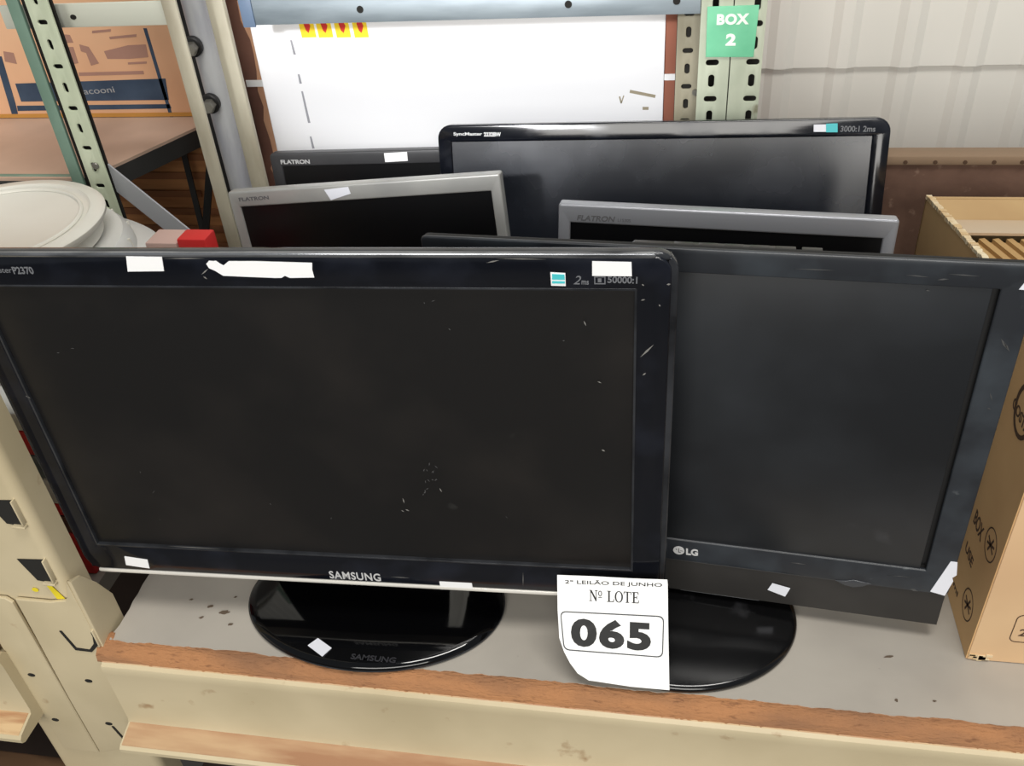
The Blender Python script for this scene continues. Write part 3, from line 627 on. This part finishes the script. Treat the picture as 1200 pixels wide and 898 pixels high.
# white fronted carton
ct = thing('carton', 'tall brown carton with bright white front panel and yellow labels, behind the cross beam', 'carton', (-0.06, 0.75, 0.0))
MB().box((-0.396, 0.690, 0.0006), (0.300, 0.90, 0.60), 0.003).build('box_body', M['carton_red'], ct)
CT = FRONT(0.690)
jag = [(-0.43, 0.0), (-0.335, 0.0)]
z = 0.0
lpj = []
zz = 0.02
while zz < 0.58:
    lpj.append((-0.336+0.016*min(1, zz/0.5)+random.choice((0, 0.004, 0.008, 0.009)), zz)); zz += random.uniform(0.012, 0.03)
MB().plate([[(-0.395, 0.001), (-0.336, 0.001)]+lpj+[(-0.318, 0.59), (-0.395, 0.59)]], 0.0, 0.002, CT).build('torn_layer', M['carton_dark'], ct)
MB().plate([[(-0.336, 0.0), (-0.305, 0.0), (-0.302, 0.59), (-0.336, 0.59)]], 0.0, 0.0012, CT).build('side_margin', M['carton'], ct)
pts = [uv(p, CT) for p in ((323, 175), (297, 30), (782, 25), (775, 135))]
xl = (pts[0][0]+pts[1][0])/2; xr = (pts[2][0]+pts[3][0])/2
MB().plate([[(xl-0.002, 0.01), (xr, 0.01), (xr, 0.59), (xl+0.002, 0.59)]], 0.0, 0.004, CT, 0.0008).build('white_panel', M['white_panel'], ct)
zs_ = uv((300, 97), CT)[1]; zs2 = uv((790, 90), CT)[1]
MB().plate([[(-0.335, zs_-0.0045), (xl, zs_-0.0045), (xl, zs_+0.0045), (-0.335, zs_+0.0045)]], 0.002, 0.0035, CT).plate([[(xr, zs2-0.004), (0.29, zs2-0.004), (0.29, zs2+0.004), (xr, zs2+0.004)]], 0.0, 0.0015, CT).build('strap', M['white_label'], ct)
for x0 in (354, 374, 395, 416):
    a = uv((x0, 44), CT, 0.004); c = uv((x0+13, 26), CT, 0.004)
    hz = MB().plate([[(a[0], a[1]), (c[0]+0.0008, a[1]), (c[0], c[1]), (a[0]-0.0008, c[1])]], 0.004, 0.0045, CT).build('hazard_label', M['hazard'], ct)
    mx = (a[0]+c[0])/2; mz = a[1]+(c[1]-a[1])*0.62
    MB().plate([[(mx-0.004, mz+0.006), (mx-0.002, mz-0.003), (mx+0.001, mz-0.006), (mx+0.003, mz-0.002), (mx+0.005, mz+0.003), (mx+0.003, mz+0.008), (mx-0.003, mz+0.008)]], 0.0045, 0.0048, CT).build('hazard_mark', M['red'], hz)
sl_ = MB()
for p, q in (((340, 47), (344, 64)), ((349, 87), (351, 98)), ((353, 107), (361, 144)), ((363, 160), (366, 174))):
    a = uv(p, CT, 0.004); c = uv(q, CT, 0.004); sl_.plate([[(a[0], a[1]), (a[0]+0.0025, a[1]), (c[0]+0.0035, c[1]), (c[0], c[1])]], 0.004, 0.0043, CT)
sl_.build('panel_slit', M['panel_slit'], ct)
a = uv((727, 113), CT, 0.004)
lb = MB()
for p0, p1, t in (((738, 107), (768, 113), 0.004), ((753, 127), (760, 127), 0.004), ((726, 113), (728, 121), 0.002), ((728, 121), (731, 112), 0.0015)):
    a = Vector(uv(p0, CT, 0.004)); c = Vector(uv(p1, CT, 0.004)); d = (c-a).normalized(); nn = Vector((-d.y, d.x))*t/2
    lb.plate([[tuple(a-nn), tuple(c-nn), tuple(c+nn), tuple(a+nn)]], 0.004, 0.0043, CT)
lb.build('panel_mark', mat('tan mark', (150, 140, 118), 0.7), ct)

# brown board standing behind the open box
bb = thing('plank', 'rough dark brown board standing upright behind the open cardboard box', 'board', (0.75, 0.56, 0.0))
MB().box((0.456, 0.580, 0.0006), (1.2, 0.600, 0.262), 0.002).build('panel', M['board_brown'], bb)
MB().box((0.455, 0.576, 0.256), (1.2, 0.604, 0.2675), 0.002).build('top_strip', M['tan_strip'], bb)
for px in (1061, 1096, 1131, 1165, 1198):
    p = ony((px, 190), 0.576); MB().cyl((p.x, 0.5762, p.z), (p.x, 0.5745, p.z), 0.0024, 10).build('nail', M['cb_ink'], bb)

# ------------------------------------------------------------------ open cardboard box at right
BX0, BX1, BY0, BY1 = 0.532, 0.96, 0.069, 0.500
def rim(y): return 0.333-0.187*(y-BY0)      # the rim sags towards the back
bx = thing('cardboard_box', 'tan cardboard box with open top at the right end of the shelf', 'box', (0.74, 0.26, 0.0006))
t = 0.005
SW = frame((BX0, 0, 0), (0, 1, 0), (0, 0, 1))
MB().plate([[(BY0, 0.0006), (BY1, 0.0006), (BY1, rim(BY1)), (BY0, rim(BY0))]], -t, 0.0, SW @ Matrix.Translation((0, 0, t))).build('side_wall', M['cb'], bx)
MB().plate([[(BY0, 0.0006), (BY1, 0.0006), (BY1, rim(BY1)), (BY0, rim(BY0))]], -t, 0.0, Matrix.Translation((BX1-BX0, 0, 0)) @ SW).build('side_wall', M['cb'], bx)
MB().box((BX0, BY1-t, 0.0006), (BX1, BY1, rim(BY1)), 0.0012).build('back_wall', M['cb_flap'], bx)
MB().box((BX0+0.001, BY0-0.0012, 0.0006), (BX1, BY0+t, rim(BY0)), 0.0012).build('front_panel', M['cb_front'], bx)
b2 = MB(); n_ = 90
for k in range(n_):
    y = BY0+(BY1-BY0)*k/n_; y2 = y+(BY1-BY0)/n_*random.uniform(.6, 1.05); T = FRONT(0)
    b2.box((BX0-0.0004-random.uniform(0, .001), y, rim(y)-0.003), (BX0+t+random.uniform(-.001, .001), y2, rim(y)+random.uniform(0.0002, 0.0016)))
b2.build('frayed_rim', M['cb_edge'], bx)
def strip(name, m, y0, z0, y1, z1, th=0.003):
    return MB().extr([(y0, z0-th), (y0, z0), (y1, z1), (y1, z1-th)], BX0+t+0.0008, BX1-t-0.0008).build(name, m, bx)
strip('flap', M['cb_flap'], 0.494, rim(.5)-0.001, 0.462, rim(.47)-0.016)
strip('taped_flap', M['cb_tape'], 0.461, rim(.47)-0.015, 0.418, rim(.42)-0.018)
# ribbed insert lying askew on top of the contents
da = onz((1136, 267), 0.255); db = onz((1163, 289), 0.255); dr = (db-da).normalized()
rb = MB(); rb.box((BX0+t+0.001, 0.30, 0.236), (BX1-t-0.001, 0.417, 0.239))
for k in range(-12, 46):
    xs_ = BX0+0.0135*k
    # rib centre line from (x, .417) along dr down to y = .30, clipped to the inside of the box
    t1 = (0.300-0.417)/dr.y; pA = Vector((xs_, 0.417)); pB = Vector((xs_+dr.x*t1, 0.300))
    lo = BX0+t+0.006; hi = BX1-t-0.006
    if pB.x < lo or pA.x > hi or pB.x > hi: continue
    if pA.x < lo: pA = pA+(pB-pA)*((lo-pA.x)/(pB.x-pA.x))
    rb.bar((pA.x, pA.y, 0.2405), (pB.x, pB.y, 0.2405), 0.0065, 0.006, up=(0, 0, 1))
rb.build('ribbed_insert', M['cb_rib'], bx, smooth=0)
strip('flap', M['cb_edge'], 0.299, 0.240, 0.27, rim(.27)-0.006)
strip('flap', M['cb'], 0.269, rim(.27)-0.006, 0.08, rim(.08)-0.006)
# printing on the left side (u = -y so that it reads from the left) and on the front
BS = frame((BX0-0.0001, 0.2, 0), (0, -1, 0), (0, 0, 1))
def ring(px, ru, rv, th=0.0012, star=True):
    c = uv(px, BS); o = MB().plate([ellipse(c[0], c[1], ru, rv), ellipse(c[0], c[1], ru-th, rv-th)[::-1]], 0.0, 0.0002, BS)
    if star:
        for a in (-0.5, 0.3, 1.1): o.plate([[(c[0]+math.cos(a+s_)*r_, c[1]+math.sin(a+s_)*r_) for r_, s_ in ((.009, 0), (.009, .25), (.009, math.pi), (.009, math.pi+.25))]], 0.0, 0.0002, BS)
    o.build('side_print', M['cb_ink'], bx)
ring((1161, 639), 0.014, 0.0165); ring((1134, 709), 0.014, 0.0165); ring((1200, 483), 0.020, 0.024, 0.004, False)
def side_text(s, pc, wd, hh, rot=0.0, bold=0.02):
    c = uv(pc, BS); MB().text(s, wd, hh, BS @ Matrix.Translation((c[0], c[1], 0)) @ Matrix.Rotation(rot, 4, 'Z'), (0, 0), 0.0, 0.0002, bold).build('side_print', M['cb_ink'], bx, smooth=0)
side_text('COSTA', (1196, 488), 0.04, 0.010)
side_text('BOX', (1147, 616), 0.026, 0.016)
side_text('USE', (1136, 650), 0.024, 0.011)
side_text('ml', (1120, 690), 0.016, 0.006)
BF = FRONT(BY0-0.0014)
fp = MB(); a = uv((1181, 752), BF); 
fp.plate([rrect(a[0], a[1], a[0]+0.09, a[1]+0.036, 0.006), rrect(a[0]+0.0008, a[1]+0.0008, a[0]+0.0892, a[1]+0.0352, 0.0054)[::-1]], 0.0, 0.0002, BF)
fp.build('front_print', M['cb_ink'], bx)
c = uv((1200, 746), BF); MB().text('20 kg', 0.03, 0.012, BF, (c[0]+0.01, c[1]+0.003), 0.0, 0.0002, 0.01).build('front_print', M['cb_ink'], bx, smooth=0)
wr = MB()
for k in range(9):
    p = onz((1131+random.uniform(0, 26), 770+random.uniform(-3, 4)), 0.004); wr.box((p.x, BY0-0.0022, 0.001+random.uniform(0, .006)), (p.x+random.uniform(.003, .008), BY0-0.001, 0.003+random.uniform(0, .007)))
wr.build('worn_corner', M['cb_edge'], bx)

# ------------------------------------------------------------------ left: shelving, column, things behind
# rear column of our rack
rc = thing('rack_upright', 'rear rack upright with rounded blue grey channel, left of the white fronted carton', 'upright', (-0.34, 0.63, -1.0))
MB().lathe([(0.0001, -1.0), (0.0165, -1.0), (0.0165, 0.62), (0.0001, 0.62)], Matrix.Translation(((ony((230, 0), .64).x+ony((261, 158), .64).x)/2, 0.645, 0)), 32).build('round_channel', M['bluegrey'], rc, smooth=60)
MB().box((ony((243, 0), .63).x, 0.622, -1.0), ((ony((265, 4), .622).x+ony((295, 158), .622).x)/2, 0.632, 0.62), 0.003).build('flange', M['creamsteel'], rc)
MB().box((-0.397, 0.655, -1.0), (-0.350, 0.675, 0.62), 0.003).build('gap_shade_sheet', M['blackmetal'], rc)  # added black sheet, stands for the shade in the column gap
for px, y in (((226, 57), 0.612), ((247, 124), 0.612)):
    p = ony(px, y); bo = MB().cyl((p.x-0.004, y+0.012, p.z), (p.x, y-0.010, p.z), 0.0085, 6).build('bolt', M['bolt'], rc)
    MB().cyl((p.x-0.005, y+0.014, p.z), (p.x-0.004, y+0.004, p.z), 0.013, 20).build('washer', M['blackmetal'], bo)
# green shelving frame
gf = thing('shelving_frame', 'pale green slotted shelving frame at left, behind the white bucket', 'shelving', (-0.45, 0.5, -0.004))
zl = [0.03+0.0255*k for k in range(22)]
p0 = ony((36, 0), 0.5); p1 = ony((58, 0), 0.5); q0 = ony((100, 215), 0.5); q1 = ony((126, 215), 0.5)
xa = (p0.x+q0.x)/2-0.001; xb = (p1.x+q1.x)/2
T = FRONT(0.5)
MB().plate([[(xa, -0.004), (xb, -0.004), (xb, 0.62), (xa, 0.62)]]+slots(zl, (xa+xb)/2-0.001, 0.0028, 0.0062), -0.003, 0.0, T, 0.0004).build('slotted_post', M['palegreen'], gf)
MB().box((xa-0.013, 0.512, -0.004), (xb-0.004, 0.516, 0.62)).build('post_gap_shade', M['hole'], gf)  # dark sheet painting the shade in the post gap and slots
g0 = ony((5, 0), 0.5); MB().box((g0.x-0.003, 0.505, -0.004), (xa-0.0125, 0.510, 0.62), 0.0006).build('post_flange', M['green'], gf)
MB().plate([ellipse(xb-0.011, 0.2875, 0.0045, 0.0045)], 0.0, 0.003, T, 0.001).build('bolt', M['bolt'], gf)
# horizontal bar, beige strip and diagonal brace
yb_ = 0.530
a = ony((60, 33), yb_); c = ony((62, 5), yb_); e_ = ony((200, 33), yb_)
MB().box((a.x-0.06, yb_, a.z), (e_.x+0.002, yb_+0.004, c.z), 0.0008).build('cross_bar', mat('pale grey bar', (210, 212, 198), 0.5), gf)
p = ony((86, 20), yb_); MB().plate([ellipse(p.x, p.z, 0.004, 0.003, 10)], 0.0, 0.0006, FRONT(yb_)).build('bar_hole', M['hole'], gf)
s0 = ony((195, 0), 0.525); s1 = ony((213, 0), 0.525); s2 = ony((264, 285), 0.525)
MB().box(((s0.x+s2.x)/2-0.002, 0.5245, -0.02), ((s0.x+s2.x)/2+0.016, 0.5285, 0.62), 0.0006).build('strip_post', M['creamsteel'], gf)
MB().bar(ony((108, 189), 0.515), ony((229, 286), 0.515), 0.026, 0.003, up=(0.0, -1, 0), ).build('diagonal_brace', M['white_steel'], gf, smooth=0)
# front beam of that bay
gb = MB(); a = ony((0, 205), 0.54); gb.box((-1.3, 0.536, a.z-0.05), (-0.54, 0.545, a.z), 0.0015); tag(gb.build('shelf_beam', M['green']), 'dull green shelf beam at far left, just above the white bucket lid', 'beam')
# brown topped board with charcoal edge
dk = thing('table_top', 'brown laminate board with charcoal edge lying under the orange carton', 'board', (-0.8, 0.7, 0.226))
zt = 0.256
A, B, C, D = onz((85, 209), zt), onz((122, 199), zt), onz((232, 148), zt), onz((236, 133), zt)
lp = [(-1.35, A.y), (A.x, A.y), (B.x, B.y), (C.x, C.y), (D.x, D.y+0.12), (-1.35, D.y+0.12)]
MB().prism(lp, zt-0.004, zt).build('top_surface', M['desk'], dk)
MB().prism([(x+0.0005, y-0.0005) for x, y in lp], zt-0.030, zt-0.004).build('edge_band', M['desk_edge'], dk)
# V shaped black straps under it
vs = MB(); vs.bar(onz((211, 172), zt-0.03)+Vector((0, 0.006, 0)), ony((238, 272), 0.70), 0.009, 0.003).bar(ony((246, 195), 0.70), ony((241, 272), 0.70), 0.011, 0.003).bar(ony((240, 270), 0.70), (ony((240, 270), 0.70).x, 0.70, -0.0195), 0.011, 0.003)
tag(vs.build('strap', M['blackmetal']), 'black straps in a V hanging below the brown board edge', 'strap')
# orange carton on the board
yo = onz((100, 138), zt).y
oc = thing('carton', 'orange carton with dark blue printing on the brown board at top left', 'carton', (-0.7, yo+0.06, zt))
MB().box((-1.3, yo, zt+0.0006), (-0.402, yo+0.12, 0.62), 0.004).build('box_body', M['orange_box'], oc)
OC = FRONT(yo)
def oq(pts): return [uv(p, OC) for p in pts]
for pts in (((18, 98), (194, 92), (198, 117), (25, 119)), ((20, 124), (199, 122), (201, 127), (21, 130)), ((168, 33), (172, 33), (203, 137), (199, 137)), ((-6, 66), (2, 66), (18, 120), (22, 137), (15, 137), (-2, 80))):
    MB().plate([oq(pts)], 0.0, 0.0005, OC).build('printing', M['blue_ink'], oc)
for pts in (((93, 52), (104, 55), (116, 74), (107, 77), (101, 62), (95, 60)), ((122, 60), (150, 53), (171, 52), (174, 67), (150, 69), (126, 69)), ((74, 40), (82, 41), (86, 50), (76, 50)), ((76, 55), (86, 55), (92, 74), (82, 76)), ((128, 43), (160, 40), (160, 43), (129, 46)), ((150, 73), (172, 72), (172, 74.5), (150, 75.5)), ((92, 85), (168, 83), (169, 87), (93, 89)), ((108, 36), (130, 34), (130, 37), (108, 39)), ((4, 60), (16, 62), (20, 75), (6, 72))):
    MB().plate([oq(pts)], 0.0, 0.0004, OC).build('printing', M['grey_ink'], oc)
px_text(oc, OC, 0.0005, 'pacooni', (92, 109), (134, 106), 9, M['pale_ink'], 0.0, name='printing')
MB().box((-1.3, yo-0.0008, zt+0.001), (-0.402, yo, zt+0.007)).build('bottom_fold', mat('ochre fold', (190, 136, 62), 0.8), oc)
# brown carton under the board
bc = thing('carton', 'brown ribbed carton in shadow under the brown board', 'carton', (-0.5, 0.82, 0.0))
MB().box((-0.9, 0.760, -0.0192), (-0.402, 0.90, 0.215), 0.004).build('box_body', M['brown_box'], bc)
ri = MB()
for k in range(6):
    zz = 0.03+k*0.031; ri.box((-0.66, 0.757, zz), (-0.475+random.uniform(-.03, .02), 0.760, zz+0.012), 0.001)
ri.build('printed_rib', mat('dark ribs', (158, 104, 66), 0.8), bc)
# support board for things behind the left bay
lb2 = MB().box((-1.4, 0.64, -0.04), (-0.40, 0.93, -0.02), 0.001).build('shelf_board', M['wood']); tag(lb2, 'wooden board at back left, under the brown ribbed carton', 'shelf')

# bucket stack
bc0 = Vector((-0.487, 0.305, -0.0034))
tub = thing('plastic_tub', 'wide upturned white plastic tub under the round lid', 'tub', bc0)
T0 = Matrix.Translation(bc0)
MB().lathe([(0.158, 0.0), (0.172, 0.002), (0.174, 0.012), (0.170, 0.018), (0.168, 0.10), (0.166, 0.215), (0.170, 0.222), (0.170, 0.232), (0.164, 0.238), (0.150, 0.244), (0.142, 0.250), (0.140, 0.262), (0.132, 0.272), (0.0001, 0.276)], T0, 96).build('tub_body', M['grey_plastic'], tub, smooth=40)
for k in range(7):
    a0 = -1.1+k*0.36; cx, cy = math.cos(a0), math.sin(a0)
    MB().bar(bc0+Vector((cx*0.1405, cy*0.1405, 0.252)), bc0+Vector((cx*0.1385, cy*0.1385, 0.266)), 0.0022, 0.003, up=(cx, cy, 0.1)).build('rib', M['white_plastic'], tub)
lid = thing('bucket_lid', 'round white lid with raised ring, topmost of the white plastic stack at left', 'lid', bc0+Vector((0, 0, 0.276)))
MB().lathe([(0.110, 0.2770), (0.113, 0.2770), (0.113, 0.292), (0.1195, 0.294), (0.1225, 0.298), (0.1225, 0.302), (0.119, 0.305), (0.107, 0.3055), (0.1045, 0.3025), (0.102, 0.3015), (0.0001, 0.3025)], T0, 96).build('lid_disc', M['white_plastic'], lid, smooth=40)
rgn = MB()
rgn.lathe([(0.094, 0.3020), (0.0945, 0.3044), (0.0962, 0.3050), (0.0978, 0.3044), (0.0985, 0.3020)], T0, 96, cap=False); rgn.build('raised_ring', M['white_plastic'], lid, smooth=60)

# red carton, pinkish box, and packets beside the upright
ra = ony((218, 268), 0.33); rb2 = ony((251, 268), 0.33)
rb_ = thing('carton', 'small red carton peeking over the glossy monitor, beside the beige strip post', 'carton', ((ra.x+rb2.x)/2, 0.32, 0))
MB().box((ra.x, 0.305, 0.0006), (rb2.x, 0.33, ra.z), 0.002).build('box_body', M['red_box'], rb_)
MB().box((ra.x-0.0002, 0.3048, ra.z-0.05), (rb2.x+0.0002, 0.3302, ra.z-0.035), 0.001).build('white_band', M['white_label'], rb_)
pk = thing('carton', 'greyish pink paper box between the white tub and the red carton', 'carton', (-0.26, 0.33, 0))
pa = ony((186, 268), 0.34)
MB().box((pa.x, 0.306, 0.0006), (ra.x-0.002, 0.34, pa.z), 0.002).build('box_body', M['pink_box'], pk)
MB().box((pa.x-0.0004, 0.3055, pa.z-0.03), (ra.x-0.0016, 0.3405, pa.z-0.014), 0.001).build('grey_band', mat('grey band', (110, 110, 112), 0.7), pk)
# stack of packets seen between upright and monitor
zk = -0.0034
cols = [('red_box', 0.062), ('carton_dark', 0.024), ('red_box', 0.016), ('grey_plastic', 0.034), ('galv', 0.030), ('red_box', 0.030), ('grey_plastic', 0.022)]
names = ['lowest of the packet stack beside the beige upright, red', 'dark brown packet second from bottom beside the beige upright', 'red packet third from bottom beside the beige upright', 'white packet in the middle of the stack beside the beige upright', 'grey foil packet above the white one beside the beige upright', 'bright red packet near the top of the stack beside the beige upright', 'white packet topmost of the stack beside the beige upright']
for (mn, hh), nm in zip(cols, names):
    pkt = MB().box((-0.412, 0.085, zk), (-0.342, 0.128, zk+hh), 0.003).build('packet', M[mn]); tag(pkt, nm, 'packet', 'packets stacked beside the upright'); zk += hh+0.0005

# ------------------------------------------------------------------ light
wd = bpy.data.worlds.new('world'); S.world = wd; wd.use_nodes = True
bg = wd.node_tree.nodes['Background']; bg.inputs['Color'].default_value = (0.86, 0.93, 1.0, 1); bg.inputs['Strength'].default_value = 0.2
def area(name, loc, target, sx, sy, power, color=(1, 1, 1), spread=math.pi):
    l = bpy.data.lights.new(name, 'AREA'); l.shape = 'RECTANGLE'; l.size = sx; l.size_y = sy; l.energy = power; l.color = color; l.spread = spread
    o = bpy.data.objects.new(name, l); COL.objects.link(o); o.location = loc
    o.rotation_euler = (Vector(target)-Vector(loc)).to_track_quat('-Z', 'Y').to_euler(); return o
area('doorway_daylight', (0.2, -2.9, 1.30), (0.2, 0.0, 1.05), 2.3, 1.5, 92, (1.0, 0.97, 0.915))
area('ceiling_lamp', (0.6, -0.5, 2.6), (0.2, 0.3, 0), 1.4, 0.4, 46, (1.0, 0.97, 0.92))
sp = bpy.data.lights.new('panel_fill_spot', 'SPOT'); sp.energy = 92; sp.spot_size = math.radians(26); sp.spot_blend = 0.5; sp.shadow_soft_size = 0.05; sp.color = (0.97, 0.98, 1.0)  # added spot without a real source, brightens the white carton panel
so = bpy.data.objects.new('panel_fill_spot', sp); COL.objects.link(so); so.location = (-0.25, -0.95, 0.98)
so.rotation_euler = (Vector((-0.035, 0.69, 0.36))-so.location).to_track_quat('-Z', 'Y').to_euler(); so.scale = (1.0, 0.5, 1.0)
S.view_settings.view_transform = 'Standard'; S.view_settings.look = 'None'; S.view_settings.gamma = 1.0
S.view_settings.use_curve_mapping = False; S.view_settings.exposure = 0.0
